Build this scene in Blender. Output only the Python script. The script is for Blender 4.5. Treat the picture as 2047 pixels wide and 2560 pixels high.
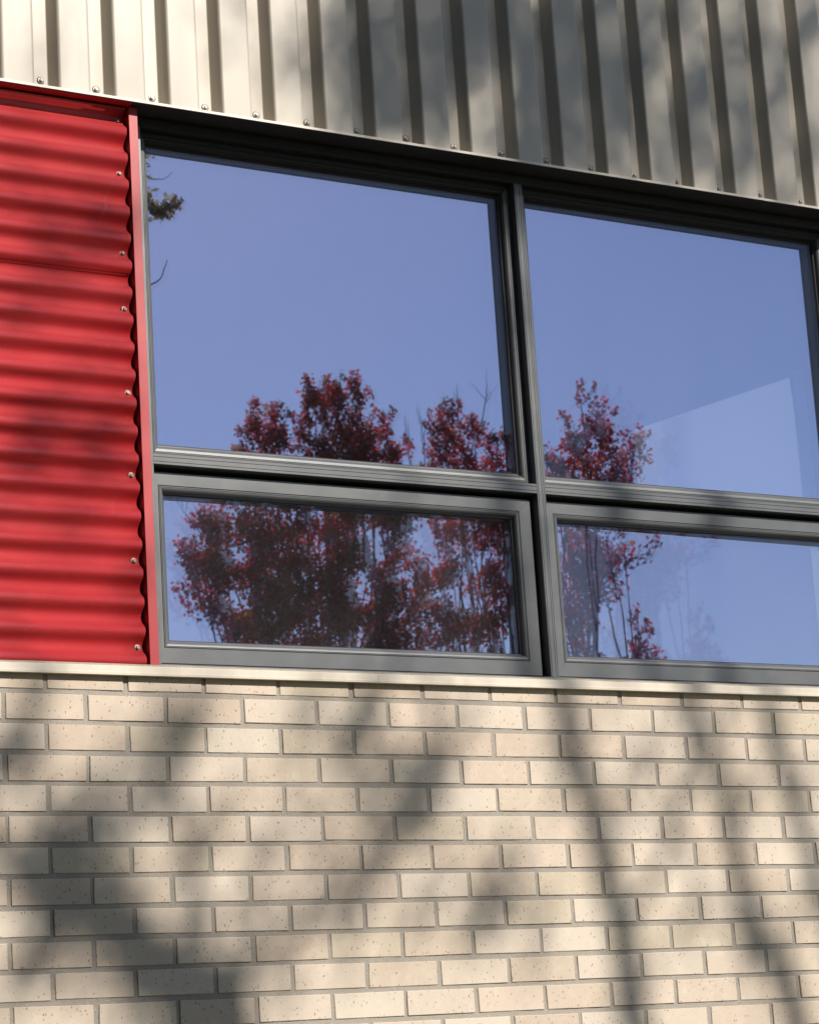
import bpy, math, random
from mathutils import Vector, Matrix
import numpy as np

scene = bpy.context.scene
for o in list(bpy.data.objects):
    bpy.data.objects.remove(o)
col = scene.collection
R0 = random.Random(7)

# ------------------------------------------------------------------ camera
cam_d = bpy.data.cameras.new('camera')
cam = bpy.data.objects.new('camera', cam_d)
col.objects.link(cam)
scene.camera = cam
CAM = Vector((-2.13464, -5.23046, 1.59582))
rx, ry, rz = 0.22950, 0.53970, 0.06450
cx, sx, cy, sy, cz, sz = math.cos(rx), math.sin(rx), math.cos(ry), math.sin(ry), math.cos(rz), math.sin(rz)
yaw = np.array([[cy, 0, -sy], [0, 1, 0], [sy, 0, cy]])
pit = np.array([[1, 0, 0], [0, cx, -sx], [0, sx, cx]])
rol = np.array([[cz, -sz, 0], [sz, cz, 0], [0, 0, 1]])
RM = rol @ pit @ yaw                      # rows: right, up, forward in (x, z, y)
FPX = 6181.7258
right = Vector((RM[0][0], RM[0][2], RM[0][1]))
up = Vector((RM[1][0], RM[1][2], RM[1][1]))
fwd = Vector((RM[2][0], RM[2][2], RM[2][1]))
M = Matrix((right, up, -fwd)).transposed().to_4x4()
M.translation = CAM
cam.matrix_world = M
cam_d.sensor_fit = 'VERTICAL'
cam_d.sensor_height = 36
cam_d.lens = FPX / 2560 * 36
cam_d.clip_start = 0.05
cam_d.clip_end = 5000
cam_d.dof.use_dof = True
cam_d.dof.focus_distance = 6.2
cam_d.dof.aperture_fstop = 15

# ------------------------------------------------------------------ light
SUN_AZ, SUN_EL = math.radians(22.0), math.radians(34.8)      # az: right of the wall normal
SUN = Vector((math.sin(SUN_AZ)*math.cos(SUN_EL), -math.cos(SUN_AZ)*math.cos(SUN_EL), math.sin(SUN_EL)))
w = bpy.data.worlds.new('World')
scene.world = w
w.use_nodes = True
nt = w.node_tree
bg = nt.nodes['Background']
sky = nt.nodes.new('ShaderNodeTexSky')
sky.sky_type = 'NISHITA'
sky.sun_disc = False
sky.sun_elevation = SUN_EL
sky.sun_rotation = math.pi - SUN_AZ
sky.altitude = 300
sky.air_density = 1.0
sky.dust_density = 0.35
sky.ozone_density = 1.6
nt.links.new(sky.outputs[0], bg.inputs[0])
bg.inputs[1].default_value = 0.08
sl = bpy.data.lights.new('sun', 'SUN')
sl.energy = 4.6
sl.angle = math.radians(0.5)
sl.color = (1.0, 0.93, 0.84)
so = bpy.data.objects.new('sun', sl)
col.objects.link(so)
so.rotation_euler = (-SUN).to_track_quat('-Z', 'Y').to_euler()
so.location = (10, -20, 20)
scene.view_settings.view_transform = 'Standard'
scene.view_settings.look = 'None'
scene.view_settings.exposure = 0.45
scene.view_settings.gamma = 1
scene.view_settings.use_curve_mapping = False
scene.cycles.transparent_max_bounces = 16
scene.cycles.max_bounces = 10
scene.cycles.glossy_bounces = 6

# ------------------------------------------------------------------ helpers
def px(u, v, y=0.0):
    """photo position (1724-wide scale) -> where that sight line meets the plane y"""
    k = 2047 / 1724
    d = right * ((u*k - 1023.5) / FPX) + up * (-(v*k - 1280) / FPX) + fwd
    t = (y - CAM.y) / d.y
    return CAM + d * t

def refl(u, v, y):
    """real place, at depth y (<0), of something seen mirrored in the glass"""
    p = px(u, v, 0.2 - y)
    return Vector((p.x, y, p.z))

def mesh(name, verts, faces, mat=None, parent=None, smooth=False, mats=None, fm=None):
    me = bpy.data.meshes.new(name)
    me.from_pydata([tuple(v) for v in verts], [], faces)
    if mats:
        for m_ in mats: me.materials.append(m_)
        if fm is not None: me.polygons.foreach_set('material_index', fm)
    elif mat: me.materials.append(mat)
    if smooth: me.polygons.foreach_set('use_smooth', [True]*len(me.polygons))
    me.update()
    return link(name, me, parent)

def link(name, me, parent=None):
    o = bpy.data.objects.new(name, me)
    col.objects.link(o)
    if parent: o.parent = parent
    return o

def thing(name, label, cat, group=None, loc=(0, 0, 0)):
    o = bpy.data.objects.new(name, None)
    o.empty_display_size = 0.2
    o.location = loc
    col.objects.link(o)
    tag(o, label, cat, group)
    return o

def tag(o, label, cat, group=None):
    o['label'] = label; o['category'] = cat
    if group: o['group'] = group
    return o

def boxg(x0, x1, y0, y1, z0, z1):
    v = [(x, y, z) for x in (x0, x1) for y in (y0, y1) for z in (z0, z1)]
    f = [(0, 1, 3, 2), (4, 6, 7, 5), (0, 4, 5, 1), (2, 3, 7, 6), (0, 2, 6, 4), (1, 5, 7, 3)]
    return v, f

def box(name, a, mat, parent=None):
    v, f = boxg(*a)
    return mesh(name, v, f, mat, parent)

def prism(name, poly, axis, a, b, mat, parent=None, smooth=False, capped=True):
    """poly is a closed outline: (x,y) for axis z, (y,z) for axis x; extruded from a to b"""
    n = len(poly); v = []
    for t in (a, b):
        for p in poly:
            v.append((p[0], p[1], t) if axis == 'z' else (t, p[0], p[1]))
    f = [(i, (i+1) % n, n+(i+1) % n, n+i) for i in range(n)]
    if capped: f += [tuple(range(n))[::-1], tuple(range(n, 2*n))]
    return mesh(name, v, f, mat, parent, smooth)

def rect_ring(names, outer, inner, prof, mat, parent, gap=0.0003, smooth=False, data=None):
    """mitred frame of four pieces. outer/inner=(x0,x1,z0,z1); prof=[(t,y)], t=0 outer edge, 1 inner edge"""
    def corner(t, i):
        x0, x1, z0, z1 = [outer[k]*(1-t) + inner[k]*t for k in range(4)]
        return [(x0, z0), (x1, z0), (x1, z1), (x0, z1)][i]
    out = []
    for s in range(4):
        v = []; n = len(prof)
        for e, ci in ((0, s), (1, (s+1) % 4)):
            for t, y in prof:
                x, z = corner(t, ci)
                dx = dz = 0
                if s in (0, 2): dx = gap if ci in (0, 3) else -gap
                else: dz = gap if ci in (0, 1) else -gap
                v.append((x+dx, y, z+dz))
        f = [(i, i+1, n+i+1, n+i) for i in range(n-1)]
        out.append(mesh(names[s % 2], v, f, mat, parent, smooth))
    return out

# ------------------------------------------------------------------ materials
def newmat(name):
    m = bpy.data.materials.new(name); m.use_nodes = True
    t = m.node_tree; b = t.nodes['Principled BSDF']
    return m, t, b

def N(t, typ, **kw):
    n = t.nodes.new(typ)
    for k, v in kw.items():
        if k.startswith('i_'): n.inputs[int(k[2:])].default_value = v
        else: setattr(n, k, v)
    return n

def ramp(t, src, stops, interp='LINEAR'):
    r = t.nodes.new('ShaderNodeValToRGB'); r.color_ramp.interpolation = interp
    el = r.color_ramp.elements
    while len(el) < len(stops): el.new(0.5)
    for e, (p, c) in zip(el, stops):
        e.position = p; e.color = c if len(c) == 4 else (*c, 1)
    t.links.new(src, r.inputs[0]); return r

def mixc(t, fac, a, b, mode='MIX'):
    m = t.nodes.new('ShaderNodeMix'); m.data_type = 'RGBA'; m.blend_type = mode
    for sock, val in ((m.inputs[0], fac), (m.inputs[6], a), (m.inputs[7], b)):
        if hasattr(val, 'is_linked'): t.links.new(val, sock)
        elif isinstance(val, (int, float)): sock.default_value = val
        else: sock.default_value = (*val, 1) if len(val) == 3 else val
    return m.outputs[2]

def mathn(t, op, a, b=None):
    m = t.nodes.new('ShaderNodeMath'); m.operation = op
    for s, v in ((m.inputs[0], a), (m.inputs[1], b)):
        if v is None: continue
        if hasattr(v, 'is_linked'): t.links.new(v, s)
        else: s.default_value = v
    return m.outputs[0]

def noise(t, vec, scale, detail=2, rough=0.5):
    n = N(t, 'ShaderNodeTexNoise'); n.inputs['Scale'].default_value = scale
    n.inputs['Detail'].default_value = detail; n.inputs['Roughness'].default_value = rough
    if vec is not None: t.links.new(vec, n.inputs['Vector'])
    return n

def scaled(t, vec, s):
    m = N(t, 'ShaderNodeMapping'); m.inputs['Scale'].default_value = s
    t.links.new(vec, m.inputs[0]); return m.outputs[0]

def bump(t, h, strength, dist, b, extra=None):
    n = N(t, 'ShaderNodeBump'); n.inputs['Strength'].default_value = strength; n.inputs['Distance'].default_value = dist
    t.links.new(h, n.inputs['Height'])
    if extra: t.links.new(extra, n.inputs['Normal'])
    t.links.new(n.outputs[0], b.inputs['Normal']); return n.outputs[0]

def mat_brick():
    m, t, b = newmat('buff brick')
    geo = N(t, 'ShaderNodeNewGeometry'); oi = N(t, 'ShaderNodeObjectInfo')
    tc = N(t, 'ShaderNodeTexCoord'); P = geo.outputs['Position']
    rnd = oi.outputs['Random']
    base = ramp(t, rnd, [(0.0, (.49, .40, .32)), (.2, (.55, .465, .375)), (.45, (.60, .53, .445)), (.65, (.575, .485, .40)), (.85, (.535, .445, .36)), (1, (.52, .455, .35))]).outputs[0]
    big = noise(t, P, 9, 3)
    base = mixc(t, mathn(t, 'MULTIPLY', big.outputs[0], .35), base, (.48, .40, .31))
    cl = noise(t, P, 34, 3)
    pale = ramp(t, cl.outputs[0], [(.50, (0, 0, 0)), (.75, (1, 1, 1))]).outputs[0]
    base = mixc(t, mathn(t, 'MULTIPLY', pale, .35), base, (.66, .57, .47))
    # iron spots, stretched downwards where the clay was wire cut
    v1 = N(t, 'ShaderNodeTexVoronoi'); v1.inputs['Scale'].default_value = 1
    n2 = noise(t, P, 60, 2)
    wob = mixc(t, .012, P, n2.outputs['Color'], 'ADD')
    t.links.new(scaled(t, wob, (175, 175, 92)), v1.inputs['Vector'])
    sep = N(t, 'ShaderNodeSeparateColor'); t.links.new(v1.outputs['Color'], sep.inputs[0])
    keep = mathn(t, 'GREATER_THAN', sep.outputs[0], .45)
    rad = mathn(t, 'MULTIPLY', sep.outputs[1], .30)
    spot = mathn(t, 'MULTIPLY', mathn(t, 'LESS_THAN', v1.outputs['Distance'], rad), keep)
    v2 = N(t, 'ShaderNodeTexVoronoi'); t.links.new(scaled(t, wob, (34, 34, 26)), v2.inputs['Vector']); v2.inputs['Scale'].default_value = 1
    s2 = N(t, 'ShaderNodeSeparateColor'); t.links.new(v2.outputs['Color'], s2.inputs[0])
    spot2 = mathn(t, 'MULTIPLY', mathn(t, 'LESS_THAN', v2.outputs['Distance'], mathn(t, 'MULTIPLY', s2.outputs[1], .10)), mathn(t, 'GREATER_THAN', s2.outputs[0], .55))
    # fine scored dashes
    v3 = N(t, 'ShaderNodeTexVoronoi'); t.links.new(scaled(t, P, (330, 330, 75)), v3.inputs['Vector']); v3.inputs['Scale'].default_value = 1
    s3 = N(t, 'ShaderNodeSeparateColor'); t.links.new(v3.outputs['Color'], s3.inputs[0])
    spot3 = mathn(t, 'MULTIPLY', mathn(t, 'LESS_THAN', v3.outputs['Distance'], .20), mathn(t, 'GREATER_THAN', s3.outputs[0], .74))
    base = mixc(t, mathn(t, 'MULTIPLY', spot3, .55), base, (.27, .185, .13))
    base = mixc(t, mathn(t, 'MULTIPLY', spot, .72), base, (.21, .13, .085))
    base = mixc(t, mathn(t, 'MULTIPLY', spot2, .85), base, (.13, .075, .05))
    # lime bloom
    wv = noise(t, scaled(t, P, (45, 45, 14)), 1, 4, .6)
    wm = ramp(t, wv.outputs[0], [(.66, (0, 0, 0)), (.74, (1, 1, 1))]).outputs[0]
    base = mixc(t, mathn(t, 'MULTIPLY', wm, .30), base, (.74, .70, .63))
    t.links.new(base, b.inputs['Base Color'])
    b.inputs['Roughness'].default_value = .78
    b.inputs['Specular IOR Level'].default_value = .3
    fine = noise(t, scaled(t, P, (420, 420, 120)), 1, 3)
    h = mathn(t, 'SUBTRACT', mathn(t, 'ADD', mathn(t, 'MULTIPLY', fine.outputs[0], .5), mathn(t, 'MULTIPLY', cl.outputs[0], 1.0)), mathn(t, 'ADD', mathn(t, 'MULTIPLY', spot, .8), spot2))
    bump(t, h, .30, .0012, b)
    return m

def mat_mortar():
    m, t, b = newmat('grey mortar')
    geo = N(t, 'ShaderNodeNewGeometry'); P = geo.outputs['Position']
    a = noise(t, P, 700, 2); c = noise(t, P, 14, 3)
    colr = ramp(t, a.outputs[0], [(.3, (.22, .19, .155)), (.5, (.35, .31, .26)), (.7, (.49, .44, .38))]).outputs[0]
    colr = mixc(t, mathn(t, 'MULTIPLY', c.outputs[0], .45), colr, (.30, .29, .27))
    t.links.new(colr, b.inputs['Base Color']); b.inputs['Roughness'].default_value = .95
    b.inputs['Specular IOR Level'].default_value = .1
    g = noise(t, P, 260, 3)
    h = mathn(t, 'ADD', mathn(t, 'MULTIPLY', a.outputs[0], .6), g.outputs[0])
    bump(t, h, .7, .0016, b)
    return m

def mat_paint(name, c, rough=.4, dirt=.12, dirtc=(.25, .22, .18), spec=.5, stretch=(6, 6, 1.2), metal=0, coat=0, b_amt=.15, wave=.0):
    m, t, b = newmat(name)
    geo = N(t, 'ShaderNodeNewGeometry'); P = geo.outputs['Position']
    n1 = noise(t, scaled(t, P, stretch), 1.6, 4, .6)
    n2 = noise(t, P, 160, 2)
    colr = mixc(t, mathn(t, 'MULTIPLY', ramp(t, n1.outputs[0], [(.42, (0, 0, 0)), (.8, (1, 1, 1))]).outputs[0], dirt), c, dirtc)
    t.links.new(colr, b.inputs['Base Color'])
    rr = mathn(t, 'ADD', mathn(t, 'MULTIPLY', n1.outputs[0], .18), rough - .09)
    t.links.new(rr, b.inputs['Roughness'])
    b.inputs['Specular IOR Level'].default_value = spec
    b.inputs['Metallic'].default_value = metal
    b.inputs['Coat Weight'].default_value = coat
    b.inputs['Coat Roughness'].default_value = .3
    e = None
    if wave:
        wn = noise(t, scaled(t, P, (5, 5, 2.2)), 1, 1)
        e = N(t, 'ShaderNodeBump'); e.inputs['Strength'].default_value = 1; e.inputs['Distance'].default_value = wave
        t.links.new(wn.outputs[0], e.inputs['Height']); e = e.outputs[0]
    bump(t, n2.outputs[0], b_amt, .0003, b, e)
    return m

def mat_red():
    m = mat_paint('red painted steel', (.355, .006, .010), .50, .16, (.42, .05, .045), 1.0, (1.0, 6, 9), 0, .22, .2)
    t = m.node_tree; b = t.nodes['Principled BSDF']
    geo = N(t, 'ShaderNodeNewGeometry'); P = geo.outputs['Position']
    src = b.inputs['Base Color'].links[0].from_socket
    # chalky specks along the crests and a few hairline scratches
    n = noise(t, scaled(t, P, (60, 60, 420)), 1, 3, .6)
    sp = ramp(t, n.outputs[0], [(.69, (0, 0, 0)), (.73, (1, 1, 1))]).outputs[0]
    c = mixc(t, mathn(t, 'MULTIPLY', sp, .22), src, (.62, .30, .26))
    for ang, off, lo in ((.42, 0, 2.65), (.50, .3, 2.6), (.30, .7, 2.7)):
        mp = N(t, 'ShaderNodeMapping'); mp.vector_type = 'POINT'
        mp.inputs['Rotation'].default_value = (0, -ang, 0); mp.inputs['Location'].default_value = (off, 0, off)
        t.links.new(P, mp.inputs[0])
        nn = noise(t, scaled(t, mp.outputs[0], (170, 1, 2.4)), 1, 1)
        line = ramp(t, nn.outputs[0], [(.782, (0, 0, 0)), (.80, (1, 1, 1))]).outputs[0]
        c = mixc(t, mathn(t, 'MULTIPLY', line, .30), c, (.70, .42, .38))
    t.links.new(c, b.inputs['Base Color'])
    return m

def mat_glass(name, r, tint, rcol, wave, wscale=1.6, dust=.0):
    m = bpy.data.materials.new(name); m.use_nodes = True
    t = m.node_tree; t.nodes.clear()
    out = N(t, 'ShaderNodeOutputMaterial'); tr = N(t, 'ShaderNodeBsdfTransparent'); gl = N(t, 'ShaderNodeBsdfGlossy')
    tr.inputs[0].default_value = (*tint, 1); gl.inputs['Color'].default_value = (*rcol, 1); gl.inputs['Roughness'].default_value = 0
    geo = N(t, 'ShaderNodeNewGeometry'); P = geo.outputs['Position']
    n = noise(t, P, wscale, 1); bp = N(t, 'ShaderNodeBump'); bp.inputs['Strength'].default_value = 1; bp.inputs['Distance'].default_value = wave
    t.links.new(n.outputs[0], bp.inputs['Height']); t.links.new(bp.outputs[0], gl.inputs['Normal'])
    mx = N(t, 'ShaderNodeMixShader'); mx.inputs[0].default_value = r
    t.links.new(tr.outputs[0], mx.inputs[1]); t.links.new(gl.outputs[0], mx.inputs[2])
    last = mx.outputs[0]
    if dust:
        df = N(t, 'ShaderNodeBsdfDiffuse'); df.inputs[0].default_value = (.55, .52, .5, 1)
        d1 = noise(t, P, 900, 2); d2 = noise(t, P, 5, 3)
        mk = mathn(t, 'MULTIPLY', ramp(t, d1.outputs[0], [(.62, (0, 0, 0)), (.72, (1, 1, 1))]).outputs[0], mathn(t, 'MULTIPLY', d2.outputs[0], dust))
        mk = mathn(t, 'ADD', mk, mathn(t, 'MULTIPLY', d2.outputs[0], dust*.06))
        m2 = N(t, 'ShaderNodeMixShader'); t.links.new(mk, m2.inputs[0]); t.links.new(last, m2.inputs[1]); t.links.new(df.outputs[0], m2.inputs[2])
        last = m2.outputs[0]
    t.links.new(last, out.inputs[0])
    return m

def mat_simple(name, c, rough=.7, metal=0, spec=.4, var=.15, scale=8, bmp=0):
    m, t, b = newmat(name)
    geo = N(t, 'ShaderNodeNewGeometry')
    n = noise(t, geo.outputs['Position'], scale, 4)
    t.links.new(mixc(t, mathn(t, 'MULTIPLY', n.outputs[0], var*2), c, tuple(x*.6 for x in c)), b.inputs['Base Color'])
    b.inputs['Roughness'].default_value = rough; b.inputs['Metallic'].default_value = metal; b.inputs['Specular IOR Level'].default_value = spec
    if bmp: bump(t, n.outputs[0], .6, bmp, b)
    return m

def mat_leaf(name, stops, trans=.45):
    m = bpy.data.materials.new(name); m.use_nodes = True
    t = m.node_tree; t.nodes.clear()
    out = N(t, 'ShaderNodeOutputMaterial')
    at = N(t, 'ShaderNodeAttribute'); at.attribute_name = 'tone'
    c = ramp(t, at.outputs['Fac'], stops).outputs[0]
    d = N(t, 'ShaderNodeBsdfDiffuse'); tr = N(t, 'ShaderNodeBsdfTranslucent'); g = N(t, 'ShaderNodeBsdfGlossy')
    g.inputs['Roughness'].default_value = .45
    t.links.new(c, d.inputs[0]); t.links.new(c, tr.inputs[0])
    a = N(t, 'ShaderNodeMixShader'); a.inputs[0].default_value = trans
    t.links.new(d.outputs[0], a.inputs[1]); t.links.new(tr.outputs[0], a.inputs[2])
    b = N(t, 'ShaderNodeMixShader'); b.inputs[0].default_value = .05
    t.links.new(a.outputs[0], b.inputs[1]); t.links.new(g.outputs[0], b.inputs[2])
    t.links.new(b.outputs[0], out.inputs[0])
    return m

BRICK = mat_brick(); MORTAR = mat_mortar(); RED = mat_red()
TAN = mat_paint('cream painted steel cladding', (.455, .41, .342), .42, .12, (.34, .31, .26), .35, (9, 9, .9), 0, .15, .15, .0010)
SILLM = mat_paint('buff painted sill flashing', (.62, .555, .46), .38, .45, (.40, .355, .29), .5, (16, 6, 8))
DRIP = mat_paint('cream painted drip edge', (.60, .545, .455), .4, .15, (.40, .36, .30), .5, (14, 6, 30))
HEADM = mat_paint('shade darkened head frame', (.022, .020, .020), .5, .2, (.05, .045, .04), .3)  # head, top rebates and top beads: shade under the overhang put into the colour
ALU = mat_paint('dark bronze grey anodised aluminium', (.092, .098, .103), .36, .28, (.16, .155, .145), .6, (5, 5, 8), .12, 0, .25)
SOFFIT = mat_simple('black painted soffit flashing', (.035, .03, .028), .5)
DARKRED = mat_paint('red painted trim', (.40, .02, .026), .45, .1, (.3, .05, .05))
SPACER = mat_simple('grey spacer bar', (.16, .18, .22), .45, .3)
RUBBER = mat_simple('black rubber gasket', (.012, .012, .013), .6)
STEEL = mat_simple('weathered zinc screw', (.36, .34, .31), .5, .5, .5, .3, 900)
STEELR = mat_simple('weathered red screw', (.26, .17, .155), .5, .4, .5, .3, 900)
GLO = mat_glass('outer pane glass', .030, (.93, .95, .97), (.78, .82, 1.0), .00012, 1.3, .10)
GLD = mat_glass('dusty outer pane glass', .048, (.93, .95, .97), (.80, .80, 1.0), .00015, 2.2, .30)
GLI = mat_glass('coated inner pane glass', .58, (.72, .74, .75), (.77, .745, .98), .00020, 1.7)
GLW = mat_glass('wavy coated inner pane glass', .58, (.72, .74, .75), (.77, .745, .98), .0006, 3.2)
BARK = mat_simple('grey brown bark', (.11, .09, .075), .9, 0, .1, .35, 30, .01)
REDLEAF = mat_leaf('red maple leaves', [(0, (.07, .010, .016)), (.2, (.10, .012, .02)), (.30, (.13, .10, .03)), (.38, (.28, .022, .03)), (.6, (.68, .045, .05)), (.82, (.6, .09, .05)), (.93, (.16, .12, .03)), (1, (.5, .2, .04))], .72)
GREENLEAF = mat_leaf('yellowing olive leaves', [(0, (.035, .05, .015)), (.5, (.09, .085, .03)), (1, (.20, .13, .04))], .4)

# ------------------------------------------------------------------ ground and the hall behind the wall
def mat_ground():
    m, t, b = newmat('autumn lawn and worn ground')
    geo = N(t, 'ShaderNodeNewGeometry'); P = geo.outputs['Position']
    n = noise(t, P, .4, 5, .65); n2 = noise(t, P, 14, 4)
    c = ramp(t, n.outputs[0], [(.3, (.035, .05, .018)), (.55, (.06, .065, .03)), (.75, (.10, .08, .05))]).outputs[0]
    c = mixc(t, mathn(t, 'MULTIPLY', n2.outputs[0], .5), c, (.05, .055, .02))
    t.links.new(c, b.inputs['Base Color']); b.inputs['Roughness'].default_value = .95
    bump(t, n2.outputs[0], .8, .03, b)
    return m
g = mesh('ground', [(-600, -900, 0), (900, -900, 0), (900, 300, 0), (-600, 300, 0)], [(0, 1, 2, 3)], mat_ground()); g['kind'] = 'structure'
CONC = mat_simple('pale concrete', (.40, .385, .355), .85, 0, .2, .2, 6, .002)

WALLIN = mat_simple('grey room plaster', (.30, .29, .28), .9)
for nm, a in (('room_floor', (-3, 10, .32, 7, 1.0, 1.1)), ('room_ceiling', (-3, 10, .32, 7, 4.25, 4.35)),
              ('room_back_wall', (-3, 10, 7, 7.1, 1.0, 4.35)), ('room_left_wall', (-3.1, -3, .32, 7.1, 1.0, 4.35)),
              ('room_right_wall', (10, 10.1, .32, 7.1, 1.0, 4.35)), ('wall_core_above_window', (-3, 10, .16, .32, 4.02, 6.2)),
              ('wall_core_left_of_window', (-3, .28, .16, .32, 0, 4.02)), ('wall_core_below_window', (.28, 10, .16, .32, 0, 2.60)),
              ('wall_core_right_of_window', (4.78, 10, .16, .32, 2.60, 4.02))):
    o = box(nm, a, WALLIN); o['kind'] = 'structure'
o = box('roof_slab', (-3.2, 10.2, -.04, 7.3, 6.2, 6.4), CONC); o['kind'] = 'structure'
o = box('room_partition', (3.12, 3.17, .98, 3.6, 1.1, 3.88), mat_simple('white painted partition', (.78, .78, .76), .8)); o['kind'] = 'structure'

# ------------------------------------------------------------------ brick wall
BW, BH, JT = .2, .07, .0118
Z0 = 2.57
wall = thing('brick_wall', 'buff speckled brick wall with grey mortar under the tan sill', 'brick wall')
def brick_mesh(r, w_=BW-.0115, h_=BH-JT, d=.085):
    c = .0009
    v = []
    for sx_ in (-1, 1):
        for sz_ in (-1, 1):
            jx, jz = r.uniform(-.0009, .0009), r.uniform(-.0009, .0009)
            X, Z = sx_*w_/2+jx, sz_*h_/2+jz
            cc = c*r.uniform(.6, 1.7)
            v += [(X, d, Z), (X, cc, Z), (X-sx_*cc, 0, Z-sz_*cc)]
    # index: corner*3 + (0 back,1 side,2 face); corners: 0(-,-) 1(-,+) 2(+,-) 3(+,+)
    order = [0, 2, 3, 1]
    f = [tuple(c_*3+2 for c_ in order)]
    for i in range(4):
        a, b_ = order[i], order[(i+1) % 4]
        f.append((a*3+1, b_*3+1, b_*3+2, a*3+2))
        f.append((a*3, b_*3, b_*3+1, a*3+1))
    return v, f
bm_list = []
for i in range(10):
    v, f = brick_mesh(R0)
    me = bpy.data.meshes.new('brick'); me.from_pydata(v, [], f); me.materials.append(BRICK); me.update()
    bm_list.append(me)
cut = {}
near, far = [], []
XL, XR = -1.4, 4.4
for r_ in range(0, 37):
    zc = Z0 - BH*r_
    off = 0 if r_ % 2 == 0 else .5
    k = -8
    for k in range(-9, 24):
        xc = (k + off + .5) * BW
        if xc < XL or xc > XR: continue
        inview = (-.42 < xc < 2.75) and r_ <= 14
        (near if inview else far).append((xc, zc))
# keep the ones that show largest as single bricks
near.sort(key=lambda p: (p[0]-1.0)**2 + ((p[1]-2.2)*1.6)**2)
far += near[290:]; near = near[:290]
for xc, zc in near:
    o = link('brick', bm_list[R0.randrange(10)], wall)
    o.location = (xc+R0.uniform(-.0016, .0016), R0.uniform(-.0006, .0006), zc+R0.uniform(-.0011, .0011))
    o.rotation_euler = (0, R0.uniform(-.003, .003), R0.uniform(-.003, .003))
V, F = [], []
for xc, zc in far:
    v, f = brick_mesh(R0); b0 = len(V)
    V += [(a+xc, b, c+zc) for a, b, c in v]; F += [tuple(i+b0 for i in q) for q in f]
o = mesh('brick_courses', V, F, BRICK, wall); o['kind'] = 'stuff'
# mortar bed, a little uneven, 6 mm behind the faces
V, F = [], []
nx, nz = 230, 110
for j in range(nz+1):
    for i in range(nx+1):
        V.append((XL-.1 + (XR-XL+.2)*i/nx, .0026+R0.uniform(-.0009, .0009), .0 + 2.606*j/nz))
for j in range(nz):
    for i in range(nx):
        a = j*(nx+1)+i; F.append((a, a+1, a+nx+2, a+nx+1))
mesh('mortar', V, F, MORTAR, wall, smooth=True)
box('wall_backing', (XL-.1, XR+.1, .09, .155, 0, 2.60), MORTAR, wall)

# ------------------------------------------------------------------ screws
def screw_mesh(name, mat_, R=.0078, hexr=.0046, h=.0055):
    V, F, sm = [], [], []
    n = 18; fm = []
    def ringv(r, y, n_, ph=0):
        b0 = len(V)
        for i in range(n_):
            a = 2*math.pi*i/n_ + ph
            V.append((r*math.cos(a), y, r*math.sin(a)))
        return b0
    def band(a, b, n_):
        for i in range(n_): F.append((a+i, a+(i+1) % n_, b+(i+1) % n_, b+i))
    u = ringv(R*1.16, .0002, n); u2 = ringv(R*1.14, -.0006, n); u3 = ringv(R*.9, -.0007, n)
    band(u, u2, n); band(u2, u3, n); nd = len(F)
    a = ringv(R, 0, n); b = ringv(R, -.0012, n); c = ringv(R*.86, -.0019, n); d = ringv(R*.55, -.0023, n)
    band(a, b, n); band(b, c, n); band(c, d, n); F.append(tuple(range(d, d+n)))
    e = ringv(hexr, -.002, 6, .3); f = ringv(hexr, -h, 6, .3); g_ = ringv(hexr*.8, -h-.0006, 6, .3)
    band(e, f, 6); band(f, g_, 6); F.append(tuple(range(g_, g_+6)))
    me = bpy.data.meshes.new(name); me.from_pydata(V, [], F); me.materials.append(mat_); me.materials.append(RUBBER); me.polygons.foreach_set('material_index', [1]*nd+[0]*(len(F)-nd)); me.update()
    return me
SCR = screw_mesh('screw', STEEL, .0088, .0050, .0062); SCRR = screw_mesh('screw', STEELR, .0084, .0048, .0060)

# ------------------------------------------------------------------ cream ribbed cladding above
clad = thing('ribbed_cladding', 'cream vertical ribbed metal cladding above the window with a screw in each groove', 'metal cladding')
P = .147; YC, YF = -.023, .014
ZB = 4.0100; ZT = 6.2
def clad_profile(n0, n1):
    pts = []
    def arc(x0, y0, x1, y1, x2, y2, r=.0045, seg=5):
        a = Vector((x0-x1, y0-y1)).normalized(); b = Vector((x2-x1, y2-y1)).normalized()
        p = Vector((x1, y1))
        pts.append(tuple(p+a*(r+.0012)))
        for i in range(seg+1):
            t = i/seg
            pts.append(tuple((p+a*r)*(1-t)**2 + p*2*t*(1-t) + (p+b*r)*t*t))
        pts.append(tuple(p+b*(r+.0012)))
    for n in range(n0, n1):
        b = n*P
        # crown edge .0095 -> floor .0235 ... .0601 -> crown .0757
        k = [(b+.0095-.05, YC), (b+.0095, YC), (b+.0235, YF), (b+.0601, YF), (b+.0757, YC), (b+.1565-.02, YC)]
        for i in range(1, 5): arc(*k[i-1], *k[i], *k[i+1], r=.0055 if i in (1, 4) else .0018)
    return pts
panels = [(-9, -3), (-3, 3), (3, 9), (9, 15), (15, 21), (21, 27), (27, 33)]
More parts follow.
